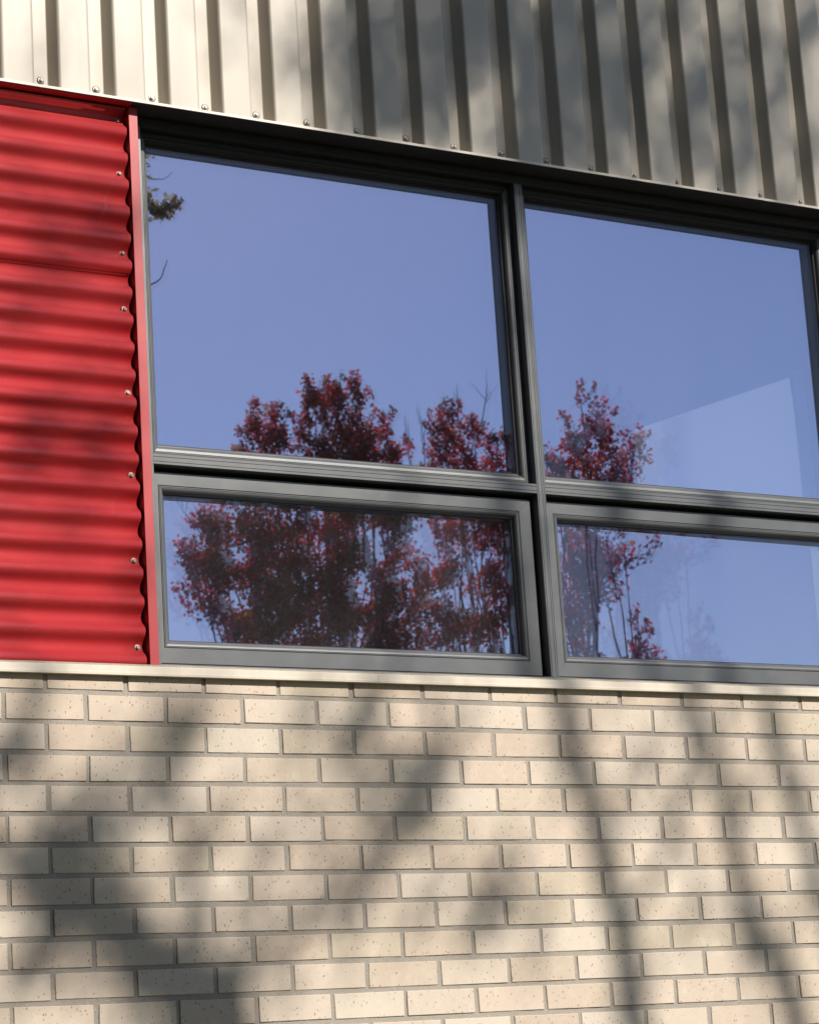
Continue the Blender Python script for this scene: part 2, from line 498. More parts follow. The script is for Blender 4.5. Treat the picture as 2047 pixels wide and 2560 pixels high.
for pi_, (n0, n1) in enumerate(panels):
    pts = clad_profile(n0, n1)
    # the seam runs down the left-facing flank of the last groove
    q0 = n0*P-.147
    st = []
    a_ = Vector((.0601-.0757, YF-YC)).normalized(); p_ = Vector((q0+.0757, YC)); b_ = Vector((1, 0))
    for t in (-.3, 0, .2, .4, .6, .8, 1, 1.3):
        tt = min(max(t, 0), 1)
        e_ = (p_+a_*.0055)*(1-tt)**2 + p_*2*tt*(1-tt) + (p_+b_*.0055)*tt*tt
        if t < 0: e_ = p_+a_*.007
        if t > 1: e_ = p_+b_*.007
        st.append(tuple(e_))
    pts = [(q0+.0601+.006, YF-.014)] + st + pts
    xe = (n1-1)*P
    pts = [p for p in pts if p[0] < xe+.0601+.0085]
    dy = 0
    V, F = [], []
    zs = [ZB+.004, ZB+.8, ZT]
    pts = [(p[0], p[1]-(.0011 if p[0] > xe+.055 else 0)) for p in pts]
    pts.append((xe+.0601+.0086, (YF+YC)/2-.0016))
    for z in zs:
        for p in pts: V.append((p[0], p[1]+dy, z))
    m_ = len(pts)
    for j in range(len(zs)-1):
        for i in range(m_-1): F.append((j*m_+i, j*m_+i+1, (j+1)*m_+i+1, (j+1)*m_+i))
    pn = mesh('cladding_panel', V, F, TAN, clad, smooth=True)
    for n in range(n0, n1):
        s = link('screw', SCR, pn)
        s.location = (n*P+.0410+R0.uniform(-.002, .002), YF, 4.0432+R0.uniform(-.002, .002))
        s.rotation_euler = (R0.uniform(-.12, .12), R0.uniform(0, 6.28), R0.uniform(-.12, .12))
# drip flashing under the cladding
X0, X1 = -1.4, 4.78
prism('drip_edge', [(-.0265, ZB), (-.0265, ZB+.0065), (-.0245, ZB+.0075), (.020, ZB+.012), (.020, ZB+.002), (-.0235, ZB+.0005)], 'x', X0, X1, DRIP, clad)
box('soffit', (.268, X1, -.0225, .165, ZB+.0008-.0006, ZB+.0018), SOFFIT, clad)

# ------------------------------------------------------------------ red corrugated siding
red = thing('corrugated_siding', 'red horizontally corrugated metal panel left of the window', 'metal siding')
PC = .06974; AMP = .0128; YM = .0165
zc0 = 2.652
def corr(z0, z1, x0, x1, dy):
    V, F = [], []
    n = int((z1-z0)/PC*20)
    zs = [z0+(z1-z0)*i/n for i in range(n+1)]
    xs = [x0, (x0+x1)/2, x1]
    for z in zs:
        ph = 2*math.pi*(z-zc0)/PC
        s = math.cos(ph); s = s - .06*math.cos(3*ph)     # slightly flattened flanks
        for x in xs: V.append((x, YM+AMP*s+dy, z))
    for z in zs:
        ph = 2*math.pi*(z-zc0)/PC
        s = math.cos(ph) - .06*math.cos(3*ph)
        V.append((x1-.0001, YM+AMP*s+dy+.0009, z)); V.append((x0, YM+AMP*s+dy+.0009, z))
    m_ = 3; b0 = 3*(n+1)
    for i in range(n):
        for j in range(2): F.append((i*3+j, i*3+j+1, (i+1)*3+j+1, (i+1)*3+j))
        F.append((i*3+2, b0+i*2, b0+(i+1)*2, (i+1)*3+2))
    F.append((1, 0, b0+1, b0)); F.append((2, 1, b0))
    return V, F
XE = .2605
XRL = -1.4
lo = mesh('corrugated_sheet', *corr(2.585, 3.62, XRL, XE-.0015, .0), RED, red, smooth=True)
hi = mesh('corrugated_sheet', *corr(3.5735, 4.003, XRL, XE, -.0016), RED, red, smooth=True)
for z, pr_ in ((3.977, hi), (3.838, hi), (3.631, hi), (3.487, lo), (3.275, lo), (3.070, lo), (2.860, lo), (2.651, lo)):
    for x in (.2485, -.9):
        s = link('screw', SCRR, pr_)
        s.location = (x+R0.uniform(-.003, .003), YM+AMP*1.02-.001, z-.001); s.rotation_euler = (R0.uniform(-.1, .1), R0.uniform(0, 6), R0.uniform(-.1, .15))
prism('channel_trim', [(.268, .0055), (.2685, .005), (.2905, .005), (.2912, .0055), (.2912, .054), (.2898, .054), (.2898, .0065), (.2694, .0065), (.2694, .045), (.268, .045)], 'z', 2.598, 4.0095, DARKRED, red)
box('channel_back', (.20, .268, .0445, .0455, 2.598, 4.0095), SOFFIT, red)  # black here stands in for deep shade in the gap beside the channel
prism('top_trim', [(.0295, ZB-.006), (.0310, ZB-.006), (.0310, ZB-.045), (.0295, ZB-.045)], 'x', XRL, .2675, DARKRED, red)
prism('top_trim', [(-.0215, ZB-.0002), (.0310, ZB-.0002), (.0310, ZB-.0055), (.029, ZB-.0055), (.029, ZB-.0016), (-.0215, ZB-.0016)], 'x', XRL, .2675, DARKRED, red)

# ------------------------------------------------------------------ tan sill flashing
sill = thing('sill_flashing', 'long pale tan metal sill strip between the window and the brick wall', 'window sill')
YS = -.017
for i, (a, b) in enumerate(((-1.4, .8695), (.870, 3.2), (3.2005, 4.4))):
    prism('sill_strip', [(YS-.0012, 2.5758), (YS-.0014, 2.5815), (YS, 2.5828), (YS, 2.5968), (YS+.0012, 2.598), (.060, 2.607), (.060, 2.601), (YS+.002, 2.594), (YS+.002, 2.577), (.0, 2.5765), (.0, 2.5758)], 'x', a, b, SILLM, sill)

# ------------------------------------------------------------------ window
win = thing('ribbon_window', 'dark bronze aluminium ribbon window mirroring blue sky and red trees', 'window')
YM_, YB, YG = .055, .080, .100
bays = [(.3206, 1.428), (1.4545, 2.525), (2.5515, 3.622), (3.6485, 4.72)]
ZH, ZTT, ZTB, ZS = 3.982, 3.137, 3.111, 2.6203
def grooved(a, b, gs, gw=.0013, gd=.003, y0=YM_, y1=.155, c=.0008):
    """outline across the member: coordinate s from a to b at depth y0 with thin grooves"""
    pts = [(a, y1), (a, y0+c), (a+c, y0)]
    for g_ in gs: pts += [(g_-gw/2, y0), (g_-gw/2, y0+gd), (g_+gw/2, y0+gd), (g_+gw/2, y0)]
    pts += [(b-c, y0), (b, y0+c), (b, y1)]
    return pts
for i in range(4):
    x1 = bays[i][1]; x2 = bays[i+1][0] if i < 3 else x1+.0265
    prism('mullion', grooved(x1, x2, (x1+.0042, x1+.0165, x1+.0222)), 'z', 2.6195, ZH, ALU, win)
prism('jamb', grooved(.2915, .3206, (.304,)), 'z', 2.6195, ZH, ALU, win)
for (a, b) in bays:
    pz = grooved(ZTB, ZTT, (ZTB+.0072, ZTB+.0188,), y0=YM_+.0006)
    prism('transom', [(y, s) for s, y in pz], 'x', a+.0002, b-.0002, ALU, win)
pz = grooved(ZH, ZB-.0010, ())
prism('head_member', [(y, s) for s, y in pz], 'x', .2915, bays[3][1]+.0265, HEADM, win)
pz = grooved(2.606, 2.6192, (), y0=YM_)
prism('sill_member', [(y, s) for s, y in pz], 'x', .2915, bays[3][1]+.0265, ALU, win)

# a pale board made up inside to stand in for an unexplained light shape
bq = [px(1335, 905, .2), px(1660, 795, .2), px(1702, 1060, .2), px(1345, 1060, .2)]
bv = [tuple(p) for p in bq] + [(p.x, p.y+.02, p.z) for p in bq]
tag(mesh('stand_in_board', bv, [(3, 2, 1, 0), (4, 5, 6, 7), (0, 1, 5, 4), (1, 2, 6, 5), (2, 3, 7, 6), (3, 0, 4, 7)], mat_simple('pale board', (.72, .74, .78), .85, 0, .2, .03, 2)),
    'pale slant topped board added to stand in for a light shape in the second window bay', 'board')

def bead_prof():
    pr_ = [(0, YB+.004), (0, YB+.0006), (.06, YB), (.12, YB)]
    pr_ += [(.12, YB+.0022), (.19, YB+.0022)]
    for i in range(8):
        a = math.pi/2*i/7
        pr_.append((.19+.62*math.sin(a), YB+.0002+(.0135)*(1-math.cos(a))))
    pr_ += [(.84, YB+.0150), (.95, YB+.0150), (.97, YB+.0162), (.97, YG+.004)]
    return pr_
def gasket(inner, parent):
    x0, x1, z0, z1 = inner
    e = .0012
    rect_ring(['gasket', 'gasket'], (x0-.0022, x1+.0022, z0-.0022, z1+.0022), (x0+e, x1-e, z0+e, z1-e), [(0, YG-.0035), (1, YG-.0035), (1, YG+.0005)], RUBBER, parent)
def ig_unit(name, gl, parent, tilt, mo, mi, T=.005, cav=.014):
    """insulating glass unit: outer pane, spacer bar, coated inner pane a hair out of parallel"""
    x0, x1, z0, z1 = gl
    e = .010
    v, f = boxg(x0-e, x1+e, YG, YG+T, z0-e, z1+e)
    p = mesh(name, v, f, mo, parent)
    cxm, czm = (x0+x1)/2, (z0+z1)/2
    yi = YG+T+cav
    v, f = boxg(x0-e-cxm, x1+e-cxm, 0, T, z0-e-czm, z1+e-czm)
    # low-e coating on the cavity side only; the room side is plain
    q = mesh('inner_pane', v, f, None, p, mats=[mi, GLO], fm=[1, 1, 0, 1, 1, 1])
    q.location = (cxm, yi+.0015, czm); q.rotation_euler = (tilt[0], 0, tilt[1])
    rect_ring(['spacer_bar', 'spacer_bar'], (x0-e, x1+e, z0-e, z1+e), (x0-.001, x1+.001, z0-.001, z1+.001),
              [(0, YG+T+.0004), (1, YG+T+.0004), (1, yi-.0006), (0, yi-.0006)], SPACER, p)
    return p
tilts_u = [(.0014, .0006), (.0020, .0062), (.001, .002), (0, .001)]
tilts_l = [(.0010, -.0028), (.0012, .0145), (.001, .002), (0, .001)]
for i, (a, b) in enumerate(bays):
    # fixed upper light
    gl = (a+.0304, b-.0304, 3.171, 3.9505)
    bo = (a+.0120, b-.0130, 3.1450, 3.9685)
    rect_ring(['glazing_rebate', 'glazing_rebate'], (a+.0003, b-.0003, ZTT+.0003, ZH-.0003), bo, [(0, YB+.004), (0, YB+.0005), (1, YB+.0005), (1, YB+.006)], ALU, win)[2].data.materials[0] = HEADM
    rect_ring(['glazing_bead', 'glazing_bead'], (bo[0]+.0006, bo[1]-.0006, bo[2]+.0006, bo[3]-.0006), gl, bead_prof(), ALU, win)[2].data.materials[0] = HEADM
    gasket(gl, win)
    ig_unit('upper_pane', gl, win, tilts_u[i], GLO, GLI)
    # opening sash
    so_ = (a+.0012 if i == 0 else a+.0095, b-.0095, 2.6253, 3.0985)
    si = (a+.0207 if i == 0 else a+.0360, b-.0465, 2.6640, 3.0650)
    sgl = (si[0]+.0192, si[1]-.0165, 2.6835, 3.0465)
    sash = mesh('sash', [(so_[0]+.003, .118, so_[2]+.003), (so_[0]+.02, .118, so_[2]+.003), (so_[0]+.02, .118, so_[3]-.003), (so_[0]+.003, .118, so_[3]-.003)], [(0, 1, 2, 3)], ALU, win)
    rect_ring(['sash_rail', 'sash_stile'], so_, si, [(0, .125), (0, YB+.0012), (.03, YB), (.965, YB), (.985, YB+.0006), (1, YB+.003)], ALU, sash, gap=.00022)
    rect_ring(['sash_bead', 'sash_bead'], (si[0]+.0009, si[1]-.0009, si[2]+.0009, si[3]-.0009), sgl, bead_prof(), ALU, sash)
    gasket(sgl, sash)
    ig_unit('vent_pane', sgl, sash, tilts_l[i], GLD, GLW if i == 1 else GLI)
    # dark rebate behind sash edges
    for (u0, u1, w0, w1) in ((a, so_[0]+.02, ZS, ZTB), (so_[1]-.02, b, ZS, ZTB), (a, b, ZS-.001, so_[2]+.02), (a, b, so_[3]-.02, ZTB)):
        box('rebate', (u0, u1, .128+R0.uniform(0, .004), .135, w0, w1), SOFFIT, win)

# ------------------------------------------------------------------ trees
def tube(V, F, pts, rads, seg=6):
    pts = [Vector(p) for p in pts]
    base = len(V)
    n = len(pts)
    for i, p in enumerate(pts):
        d = (pts[min(i+1, n-1)] - pts[max(i-1, 0)]).normalized()
        a = d.orthogonal().normalized(); b = d.cross(a)
        if i == 0: ref = a
        else:
            a = (ref - d*ref.dot(d)).normalized(); b = d.cross(a); ref = a
        for k in range(seg):
            t = 2*math.pi*k/seg
            V.append(p + (a*math.cos(t)+b*math.sin(t))*rads[i])
    for i in range(n-1):
        for k in range(seg):
            F.append((base+i*seg+k, base+i*seg+(k+1) % seg, base+(i+1)*seg+(k+1) % seg, base+(i+1)*seg+k))
    F.append(tuple(base+k for k in range(seg))[::-1]); F.append(tuple(base+(n-1)*seg+k for k in range(seg)))

def curve_pts(ctrl, sub=5, jit=0.0, r=R0):
    c = [Vector(p) for p in ctrl]
    if len(c) == 2: c = [c[0], (c[0]+c[1])/2, c[1]]
    out = []
    cc = [2*c[0]-c[1]] + c + [2*c[-1]-c[-2]]
    for i in range(1, len(cc)-2):
        for s in range(sub):
            t = s/sub
            p0, p1, p2, p3 = cc[i-1], cc[i], cc[i+1], cc[i+2]
            q = .5*((2*p1)+(p2-p0)*t+(2*p0-5*p1+4*p2-p3)*t*t+(3*p1-p0-3*p2+p3)*t**3)
            if jit and (i > 1 or s): q = q+Vector((r.uniform(-jit, jit), r.uniform(-jit, jit), r.uniform(-jit, jit)))
            out.append(q)
    out.append(cc[-2]); return out

def limb(V, F, ctrl, r0, r1, jit=.02, seg=6, sub=5):
    p = curve_pts(ctrl, sub, jit)
    tube(V, F, p, [r0+(r1-r0)*(i/(len(p)-1))**.8 for i in range(len(p))], seg)
    return p

def leaves_mesh(name, pts, size, mat_, parent, rng, hang=.3, tone=None):
    """pts: array (n,3) of leaf places; each leaf a bent four-point blade of two triangles"""
    n = len(pts); pts = np.array(pts)
    rs = np.random.RandomState(rng)
    L = size*(.6+.8*rs.rand(n))
    d = rs.normal(size=(n, 3)); d[:, 2] -= hang*2; d /= np.linalg.norm(d, axis=1)[:, None]
    e = rs.normal(size=(n, 3)); e -= (e*d).sum(1)[:, None]*d; e /= np.linalg.norm(e, axis=1)[:, None]
    u = np.cross(d, e)
    a = pts; c = pts + d*L[:, None]
    m1 = pts + d*(L*.45)[:, None] + e*(L*.42)[:, None] + u*(L*.12)[:, None]
    m2 = pts + d*(L*.45)[:, None] - e*(L*.42)[:, None] + u*(L*.12)[:, None]
    V = np.stack([a, m1, c, m2], 1).reshape(-1, 3)
    me = bpy.data.meshes.new(name)
    me.vertices.add(4*n); me.vertices.foreach_set('co', V.ravel())
    me.loops.add(6*n); me.polygons.add(2*n)
    b = np.arange(n)[:, None]*4
    idx = np.concatenate([b+0, b+1, b+2, b+0, b+2, b+3], 1).ravel()
    me.loops.foreach_set('vertex_index', idx)
    me.polygons.foreach_set('loop_start', np.arange(0, 6*n, 3)); me.polygons.foreach_set('loop_total', np.full(2*n, 3))
    at = me.attributes.new('tone', 'FLOAT', 'POINT')
    tn = np.clip(tone if tone is not None else rs.rand(n), 0, 1)
    at.data.foreach_set('value', np.repeat(tn, 4).astype(np.float32))
    me.materials.append(mat_); me.update(); me.validate()
    return link(name, me, parent)

def maple(label, base, clumps, seed, n_per, leaf=.068, spread=1.0, bare=()):
    """base=(x,y); clumps=[(centre Vector, rx, rz, depth)] real metres. upright twigs carry the leaves."""
    t = thing('red_maple_tree', label, 'tree', 'red maple trees mirrored in the window', (base[0], base[1], 0))
    rr = random.Random(seed)
    V, F = [], []
    ox = Vector((base[0], base[1], 0))
    top = max(c[0].z for c in clumps)
    trunk = limb(V, F, [(0, 0, -.1), (rr.uniform(-.1, .1), 0, 2.0), (rr.uniform(-.2, .2), .1, top*.5)], .17, .09, .01, 8)
    bark = mesh('trunk', V, F, BARK, t, smooth=True)
    V, F = [], []; P_, T_ = [], []
    rs = np.random.RandomState(seed)
    for c, rx_, rz_, ry_, cov in clumps:
        cl = c - ox
        ft = rr.random()
        fork = Vector((cl.x*.25*rr.random(), cl.y*.3*rr.random(), max(1.8, cl.z*(.35+.25*ft)*.8)))
        fork = trunk[min(len(trunk)-1, 5+int(ft*5))]
        limb(V, F, [fork, (fork+cl)/2+Vector((rr.uniform(-.5, .5), rr.uniform(-.3, .3), -.3)), cl+Vector((0, 0, -rz_*.2))], .032, .010, .06, 5, 5)
        nt_ = max(9, int(16*rx_*rz_/.5))
        for k in range(nt_):
            # upright twig inside the clump ellipsoid
            a = rs.normal(size=3); a /= np.linalg.norm(a); q = a*rs.rand()**.45
            taper = .95 - .30*q[2]
            p1 = cl + Vector((q[0]*rx_*taper, q[1]*ry_*taper, q[2]*rz_*1.15 + rz_*.12*rr.random()))
            p0 = cl + Vector((q[0]*rx_*.45, q[1]*ry_*.45, q[2]*rz_-rz_*rr.uniform(.35, .8)))
            limb(V, F, [p0, (p0+p1)/2+Vector((rr.uniform(-.04, .04), 0, -.05)), p1], .008, .003, .015, 4, 3)
            m_ = max(12, int(math.pi*rx_*rz_/(.35*leaf*leaf)*n_per*cov/nt_))
            tpos = rs.rand(m_)**.6*1.02
            pp = np.array(p0)[None]*(1-tpos)[:, None] + np.array(p1)[None]*tpos[:, None]
            pp += rs.normal(size=(m_, 3))*np.array([1, 1, 1.15])*min(.085, .25*rx_)*(1.2-.6*tpos[:, None])*spread
            P_.append(pp)
            T_.append(np.clip(rs.normal(.48+.20*rs.normal(), .16, m_), 0, 1))
    for (p0, p1) in bare:
        p0, p1 = p0-ox, p1-ox
        pm = (p0+p1)/2
        limb(V, F, [p0, pm+Vector((rr.uniform(-.1, .1), 0, 0)), p1], .012, .003, .02, 4, 4)
        for k in range(4):
            s = p0.lerp(p1, rr.uniform(.2, .85)); e = s+Vector((rr.uniform(-.25, .25), rr.uniform(-.2, .2), rr.uniform(.25, .55)))
            limb(V, F, [s, (s+e)/2, e], .006, .002, .015, 4, 3)
    mesh('branches', V, F, BARK, t)
    leaves_mesh('crown', np.concatenate(P_), leaf, REDLEAF, t, seed+1, .25, np.concatenate(T_))
    return t

def clump(u, v, ru, rv, y, dep=.7, cov=1.0):
    c = refl(u, v, y)
    e = refl(u+ru, v, y); f = refl(u, v-rv, y)
    return (c, (e-c).length*.93, (f-c).length, dep, cov)

YA = -28
maple('broad red maple with the tallest, widest crown mirrored in the left window bay', (refl(640, 1300, YA).x, YA),
      [clump(*c, YA) for c in [(672, 830, 26, 42), (712, 832, 26, 42), (752, 828, 28, 44), (655, 865, 24, 44), (672, 915, 36, 60), (715, 910, 50, 66), (770, 900, 30, 50), (760, 945, 40, 50), (822, 915, 18, 45), (835, 960, 26, 40), (800, 960, 40, 40), (700, 975, 56, 40),
       (532, 895, 24, 40), (588, 895, 24, 40), (560, 925, 50, 40), (515, 950, 28, 36), (560, 965, 42, 36),
       (640, 1010, 110, 60), (780, 1030, 90, 60), (500, 1050, 60, 60), (450, 1120, 60, 50), (560, 1110, 80, 60), (690, 1120, 90, 70), (810, 1120, 70, 70),
       (395, 1175, 40, 45), (390, 1235, 36, 40), (430, 1260, 44, 44), (455, 1325, 40, 40), (420, 1110, 40, 40), (420, 1190, 55, 45), (500, 1210, 70, 60), (620, 1220, 90, 60), (750, 1220, 85, 70), (840, 1230, 45, 70), (480, 1290, 60, 50), (590, 1310, 90, 60), (720, 1320, 90, 60), (830, 1330, 55, 60),
       (620, 1400, 120, 60), (780, 1410, 90, 60), (560, 1165, 90, 60), (660, 1180, 90, 60), (540, 1250, 80, 60), (690, 1270, 90, 60), (800, 1280, 80, 60), (620, 1060, 100, 60), (730, 1070, 90, 60), (830, 1060, 50, 60), (510, 1330, 70, 50), (660, 1360, 90, 50), (800, 1370, 80, 50)]], 11, 2.3,
      bare=[(refl(470, 1200, YA), refl(365, 1130, YA)), (refl(460, 1280, YA), refl(350, 1230, YA)), (refl(430, 1160, YA), refl(350, 1060, YA)), (refl(880, 1030, YA), refl(862, 880, YA))])
maple('narrow upright red maple mirrored just left of the first mullion', (refl(985, 1300, YA-2).x, YA-2),
      [clump(*c, YA-2) for c in [(925, 890, 20, 36), (960, 880, 22, 42), (1000, 885, 20, 38), (930, 935, 34, 44), (980, 940, 40, 50), (1053, 915, 14, 50), (1060, 960, 20, 45), (1050, 1000, 30, 40), (960, 985, 50, 40),
       (908, 1110, 26, 60), (900, 1190, 24, 60), (905, 1270, 30, 60), (900, 1350, 34, 50), (930, 1020, 45, 60), (1000, 1040, 50, 60), (1060, 1050, 35, 60), (950, 1120, 50, 60), (1020, 1130, 50, 60), (1070, 1140, 30, 60),
       (930, 1220, 42, 60), (1010, 1230, 60, 60), (1070, 1240, 35, 60), (940, 1320, 45, 60), (1020, 1330, 60, 60), (980, 1410, 80, 60)]], 23, 1.9,
      bare=[(refl(900, 1000, YA), refl(888, 865, YA)), (refl(975, 900, YA), refl(968, 822, YA)), (refl(1020, 900, YA), refl(1035, 830, YA))])
maple('twin spired red maple mirrored at the left edge of the second window bay', (refl(1330, 1300, YA+1).x, YA+1),
      [clump(u+56, *c, YA+1) for u, *c in [(1218, 850, 13, 42), (1212, 905, 24, 40), (1205, 970, 42, 50), (1268, 880, 17, 40), (1280, 940, 32, 45), (1322, 925, 18, 32), (1322, 985, 34, 40), (1165, 970, 26, 50), (1240, 990, 50, 40),
       (1170, 1040, 50, 50), (1250, 1030, 60, 50), (1300, 1060, 40, 50)]] +
      [clump(u+150, *c, YA+1, .9, .36) for u, *c in [(1190, 1110, 50, 60), (1240, 1120, 60, 60), (1290, 1140, 34, 40), (1200, 1180, 50, 60), (1260, 1180, 40, 50), (1190, 1250, 50, 60), (1230, 1240, 40, 40),
       (1190, 1320, 46, 50), (1215, 1300, 40, 50), (1180, 1150, 50, 70), (1230, 1160, 55, 50), (1185, 1220, 50, 60), (1225, 1210, 44, 50), (1180, 1290, 50, 60), (1200, 1370, 55, 40), (1240, 1385, 50, 30), (1180, 1430, 70, 40)]], 37, 2.0)
maple('small low red maple with a pointed top mirrored low in the second window bay', (refl(1480, 1400, YA-5).x, YA-5),
      [clump(u+150, *c, YA-5) for u, *c in [(1320, 1300, 9, 34), (1322, 1345, 24, 34), (1350, 1380, 32, 22), (1310, 1390, 34, 30), (1350, 1420, 50, 24)]], 51, 2.4)

# dark evergreens to the left of the glass's view; they keep the sky off the left-facing flanks
def conifer_data():
    rs = np.random.RandomState(77); rr = random.Random(77)
    V, F = [], []
    H = 15.0
    tube(V, F, [(0, 0, -.1), (.05, 0, 5), (0, .05, 10), (0, 0, H-.4)], [.24, .18, .10, .02], 8)
    tr_ = bpy.data.meshes.new('trunk'); tr_.from_pydata([tuple(v) for v in V], [], F); tr_.materials.append(BARK)
    V, F = [], []; P_ = []
    z = 1.2
    while z < H-.3:
        R_ = 2.5*(1-(z/H))**.75+.15
        for k in range(7):
            a = rr.uniform(0, 6.28); r_ = R_*rr.uniform(.7, 1.1)
            e = Vector((r_*math.cos(a), r_*math.sin(a), z-.18*r_+.1))
            limb(V, F, [(0, 0, z), Vector((e.x*.5, e.y*.5, z+.05)), e], .03, .006, .01, 4, 3)
            n = int(26*r_)+8; t = rs.rand(n)**.7
            q = np.array([e.x, e.y, e.z-z])[None]*t[:, None]+np.array([0, 0, z])[None]
            P_.append(q+rs.normal(size=(n, 3))*np.array([.16, .16, .10]))
        z += .26
    br = bpy.data.meshes.new('branches'); br.from_pydata([tuple(v) for v in V], [], F); br.materials.append(BARK)
    o = leaves_mesh('crown', np.concatenate(P_), .26, mat_leaf('dark fir needles', [(0, (.012, .02, .008)), (.6, (.025, .04, .014)), (1, (.05, .055, .02))], .1), None, 5, .5)
    me = o.data; bpy.data.objects.remove(o)
    return tr_, br, me
ftr, fbr, fcr = conifer_data()
for i, (x, y, sc_, rz_) in enumerate([(-1.6, -10.6, 1.0, 0), (-4.6, -9.4, 1.12, 1), (-7.4, -7.6, .95, 2), (-9.6, -4.6, 1.1, 3), (-10.4, -1.6, 1.0, 4), (.9, -14.2, 1.15, 5), (-2.6, -14.6, 1.2, 2.5), (-6.6, -12.6, 1.25, .7)]):
    c = thing('fir_tree', 'dark fir tree standing out of shot behind and left of the viewer', 'tree', 'fir trees out of shot behind the viewer', (x, y, 0))
    c.rotation_euler.z = rz_; c.scale = (sc_,)*3
    link('trunk', ftr, c); link('branches', fbr, c); link('crown', fcr, c)

# the big tree that shades the wall: stands in front, left of what the glass mirrors
YT = -9.0
def cast(u, v, y=YT, yw=0.0):
    """where, at depth y, something must hang to drop its shadow on the wall point seen at (u,v)"""
    p = px(u, v, yw)
    s = (yw-y)/(-SUN.y)
    return p + SUN*s
TX, TY = 4.03, YT
shade = thing('shade_tree', 'tall thin leaved tree in front of the wall whose boughs dapple it with shade', 'tree', None, (TX, TY, 0))
ot = Vector((TX, TY, 0))
V, F = [], []
tr = limb(V, F, [(-.25, .1, -.1), (-.2, .05, 2.5), (-.08, 0, 5.5), (.0, 0, 7.6), cast(430, 2080)-ot], .19, .115, .012, 10)
mesh('trunk', V, F, BARK, shade, smooth=True)
V, F = [], []
def L(ctrl, r0, r1, jit=.02): return limb(V, F, [Vector(c)-ot for c in ctrl], r0, r1, jit, 6, 5)
C_ = cast
# main forks (their shadows cross the lower left of the wall)
L([C_(440, 2120), C_(300, 2010), C_(170, 1930), C_(60, 1850), C_(-80, 1700)], .060, .03)
L([C_(430, 2080), C_(330, 1980), C_(190, 1840), C_(90, 1660), C_(40, 1400), C_(20, 1200)], .035, .008)
L([C_(430, 2080), C_(420, 1900), C_(370, 1700), C_(330, 1450), C_(280, 1150)], .026, .006)
L([C_(440, 2120), C_(620, 1960), C_(840, 1760), C_(900, 1500), C_(900, 1000), C_(930, 300), C_(980, -300)], .022, .008)
# long low bough running right, then rising: the upright bars on the right of the wall
low = [C_(440, 2130), C_(560, 2290, YT), C_(900, 2330), C_(1330, 2330), C_(1340, 2156), C_(1300, 1950), C_(1240, 1690), C_(1185, 1470), C_(1120, 1100), C_(1090, 500), C_(1060, -200)]
L(low, .062, .026, .012)
L([C_(900, 2330), C_(1650, 2390), C_(1690, 2200), C_(1620, 2010), C_(1555, 1850), C_(1515, 1640), C_(1450, 1450), C_(1350, 1000), C_(1300, 300), C_(1280, -200)], .052, .020, .012)
L([C_(1650, 2390), C_(1790, 2200), C_(1760, 1980), C_(1690, 1750), C_(1610, 1480), C_(1560, 1100), C_(1560, 300), C_(1600, -200)], .042, .016, .012)
L([C_(1300, 1950), C_(1400, 1800), C_(1440, 1600), C_(1500, 1300), C_(1560, 1000)], .02, .008)
L([C_(1620, 2010), C_(1500, 1900), C_(1400, 1700), C_(1330, 1500)], .014, .006)
pr2 = random.Random(5)
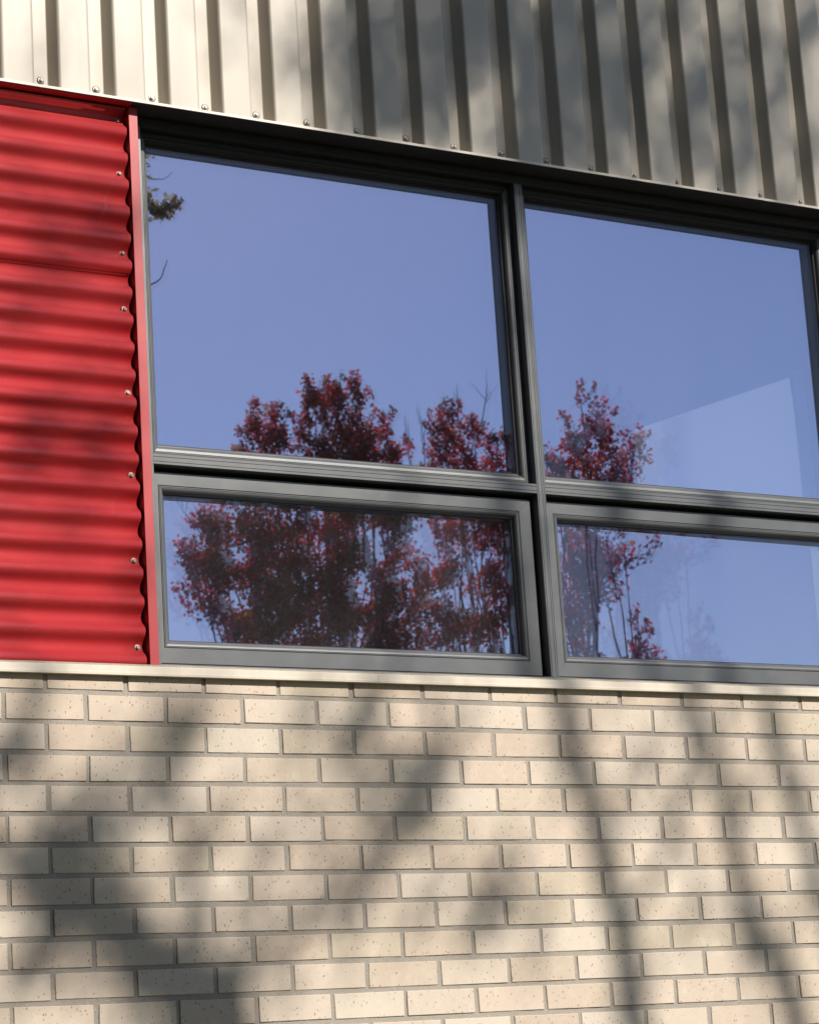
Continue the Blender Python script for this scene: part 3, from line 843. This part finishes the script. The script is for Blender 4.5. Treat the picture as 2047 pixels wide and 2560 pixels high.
blobs = [  # u, v, radius (photo units), leaves, on the brick
 (150, 1880, 95, 130), (90, 1800, 60, 50), (230, 1950, 80, 80), (110, 1950, 60, 50), (300, 2040, 60, 50), (20, 1555, 50, 55), (30, 1640, 40, 20),
 (40, 2080, 50, 8), (400, 2110, 50, 60), (350, 2060, 50, 60), (430, 2160, 44, 50), (350, 1620, 55, 32), (390, 1530, 50, 42), (240, 1740, 60, 40), (430, 1745, 60, 34), (170, 1700, 50, 30), (300, 1560, 40, 18),
 (560, 1790, 50, 26), (640, 1500, 50, 22), (780, 1500, 34, 50), (760, 1475, 24, 20), (700, 1600, 60, 26), (800, 1640, 45, 28), (890, 1645, 55, 62), (860, 1690, 50, 50), (900, 1720, 40, 24),
 (680, 1790, 50, 26), (760, 1880, 55, 30), (900, 1900, 50, 30), (1020, 1893, 34, 60), (1080, 1900, 40, 26), (560, 1930, 50, 16), (620, 2060, 50, 14),
 (1180, 1500, 40, 22), (1210, 1580, 45, 26), (1290, 1760, 50, 26), (1300, 2080, 40, 16), (1350, 1600, 50, 18), (1440, 1500, 40, 22), (1480, 1600, 40, 26),
 (1560, 1700, 40, 20), (1590, 2010, 50, 34), (1640, 1500, 40, 22), (1690, 1640, 40, 20), (1660, 1980, 50, 20), (1130, 2020, 40, 12), (1430, 1980, 50, 16), (960, 1560, 40, 12),
 # on the red siding, flashing and frames
 (150, 400, 80, 46), (60, 330, 60, 14), (140, 540, 70, 26), (210, 480, 50, 26), (230, 850, 50, 24), (120, 880, 80, 44), (230, 950, 50, 26), (60, 960, 50, 20), (60, 640, 40, 10),
 (150, 1100, 60, 16), (290, 440, 34, 24), (300, 560, 24, 10), (315, 1190, 26, 12), (1190, 1080, 34, 12), (1330, 1060, 60, 26), (1560, 1060, 50, 22), (1310, 1400, 26, 16), (1560, 1405, 26, 16), (1140, 600, 60, 24), (1080, 1050, 50, 14),
 # on the cream cladding
 (90, 130, 50, 14), (470, 40, 60, 14), (560, 130, 50, 16), (620, 60, 50, 18), (700, 60, 50, 34), (760, 160, 60, 60), (830, 60, 60, 56), (830, 230, 50, 26), (930, 200, 60, 60), (1000, 60, 70, 70), (960, 20, 60, 60),
 (1080, 170, 60, 56), (1130, 260, 60, 50), (1150, 60, 60, 60), (1130, 340, 50, 36), (1230, 20, 60, 56), (1230, 150, 50, 40), (1250, 300, 50, 34), (1330, 60, 50, 36), (1330, 210, 60, 50), (1400, 330, 55, 44),
 (1430, 20, 50, 40), (1480, 180, 55, 44), (1500, 390, 50, 30), (1550, 60, 50, 36), (1570, 270, 50, 34), (1640, 160, 50, 34), (1680, 330, 50, 30), (1700, 40, 50, 30), (1650, 400, 40, 16),
]
P_ = []
rs = np.random.RandomState(3)
for u, v, r, n in blobs:
    y = YT + pr2.uniform(-.7, .7)
    yw = 0.0
    c = cast(u, v, y, yw)
    rad = (px(u+r, v) - px(u, v)).length
    dark = u < 340 and 1740 < v < 2080
    bars = u > 1150 and v > 1450
    m_ = int(n*(1.05 if dark else 0.6 if bars else (.5 if u < 650 else 4.2) if v < 420 else .95))
    q = rs.normal(size=(m_, 3))*(.62 if v < 420 and u > 600 else .42)
    P_.append(np.array(c-ot)[None] + q*np.array([rad, .25, rad]))
    # a few twigs through the cluster
    for k in range(3):
        a = Vector(rs.normal(size=3))*rad*.7; b = Vector(rs.normal(size=3))*rad*.7
        limb(V, F, [c-ot+a, c-ot+(a+b)*.3, c-ot+b], .005, .002, .01, 4, 3)
# upper crown out of the wall's sight, above everything the camera sees
for k in range(46):
    a = pr2.uniform(0, 6.28); r_ = 2.6*math.sqrt(pr2.random())
    c = Vector((1.2+r_*math.cos(a)*1.1, -.8+r_*math.sin(a)*.8, pr2.uniform(13.3, 15.2)))
    q = rs.normal(size=(60, 3))*np.array([.4, .4, .3]); P_.append(np.array(c)[None]+q)
    limb(V, F, [(1.6, -.6, 12.6), (c+Vector((1.6, -.6, 12.6)))/2, c], .03, .01, .03, 5, 3)
# drooping spray whose tips show, mirrored, at the upper left of the window
Q_ = []
def tuft(u0, v0, u1, v1, n, y, w=.05):
    a, b = refl(u0, v0, y)-ot, refl(u1, v1, y)-ot
    limb(V, F, [a, (a+b)/2+Vector((0, 0, -.03)), b], .007, .003, .008, 4, 4)
    t = rs.rand(n)
    Q_.append(np.array(a)[None]*(1-t)[:, None]+np.array(b)[None]*t[:, None]+rs.normal(size=(n, 3))*w)
tuft(200, 380, 330, 448, 170, -8.6, .036); tuft(322, 448, 350, 445, 90, -8.6, .028); tuft(345, 445, 380, 428, 120, -8.6, .026); tuft(290, 410, 322, 432, 90, -8.6, .04)
tuft(230, 300, 322, 350, 60, -8.6, .03)
a = refl(250, 640, -8.6)-ot
limb(V, F, [a, refl(312, 612, -8.6)-ot, refl(345, 590, -8.6)-ot, refl(360, 552, -8.6)-ot], .010, .003, .004, 5, 5)
limb(V, F, [refl(250, 300, -8.6)-ot, refl(310, 370, -8.6)-ot, refl(350, 382, -8.6)-ot, refl(372, 365, -8.6)-ot], .006, .002, .004, 4, 5)
limb(V, F, [tr[-3], refl(200, 380, -8.6)-ot, refl(230, 300, -8.6)-ot], .02, .01, .01, 5, 4)
mesh('branches', V, F, BARK, shade, smooth=True)
leaves_mesh('crown', np.concatenate(P_), .045, GREENLEAF, shade, 9, .2)
lsp = leaves_mesh('leaf_spray', np.concatenate(Q_), .040, mat_leaf('olive needles toned sunlit', [(0, (.14, .13, .06)), (.5, (.42, .36, .20)), (1, (.65, .52, .32))], .6), shade, 10, .5)  # paler than the crown leaves: sunlight put into the spray's colour
lsp['kind'] = 'stuff'
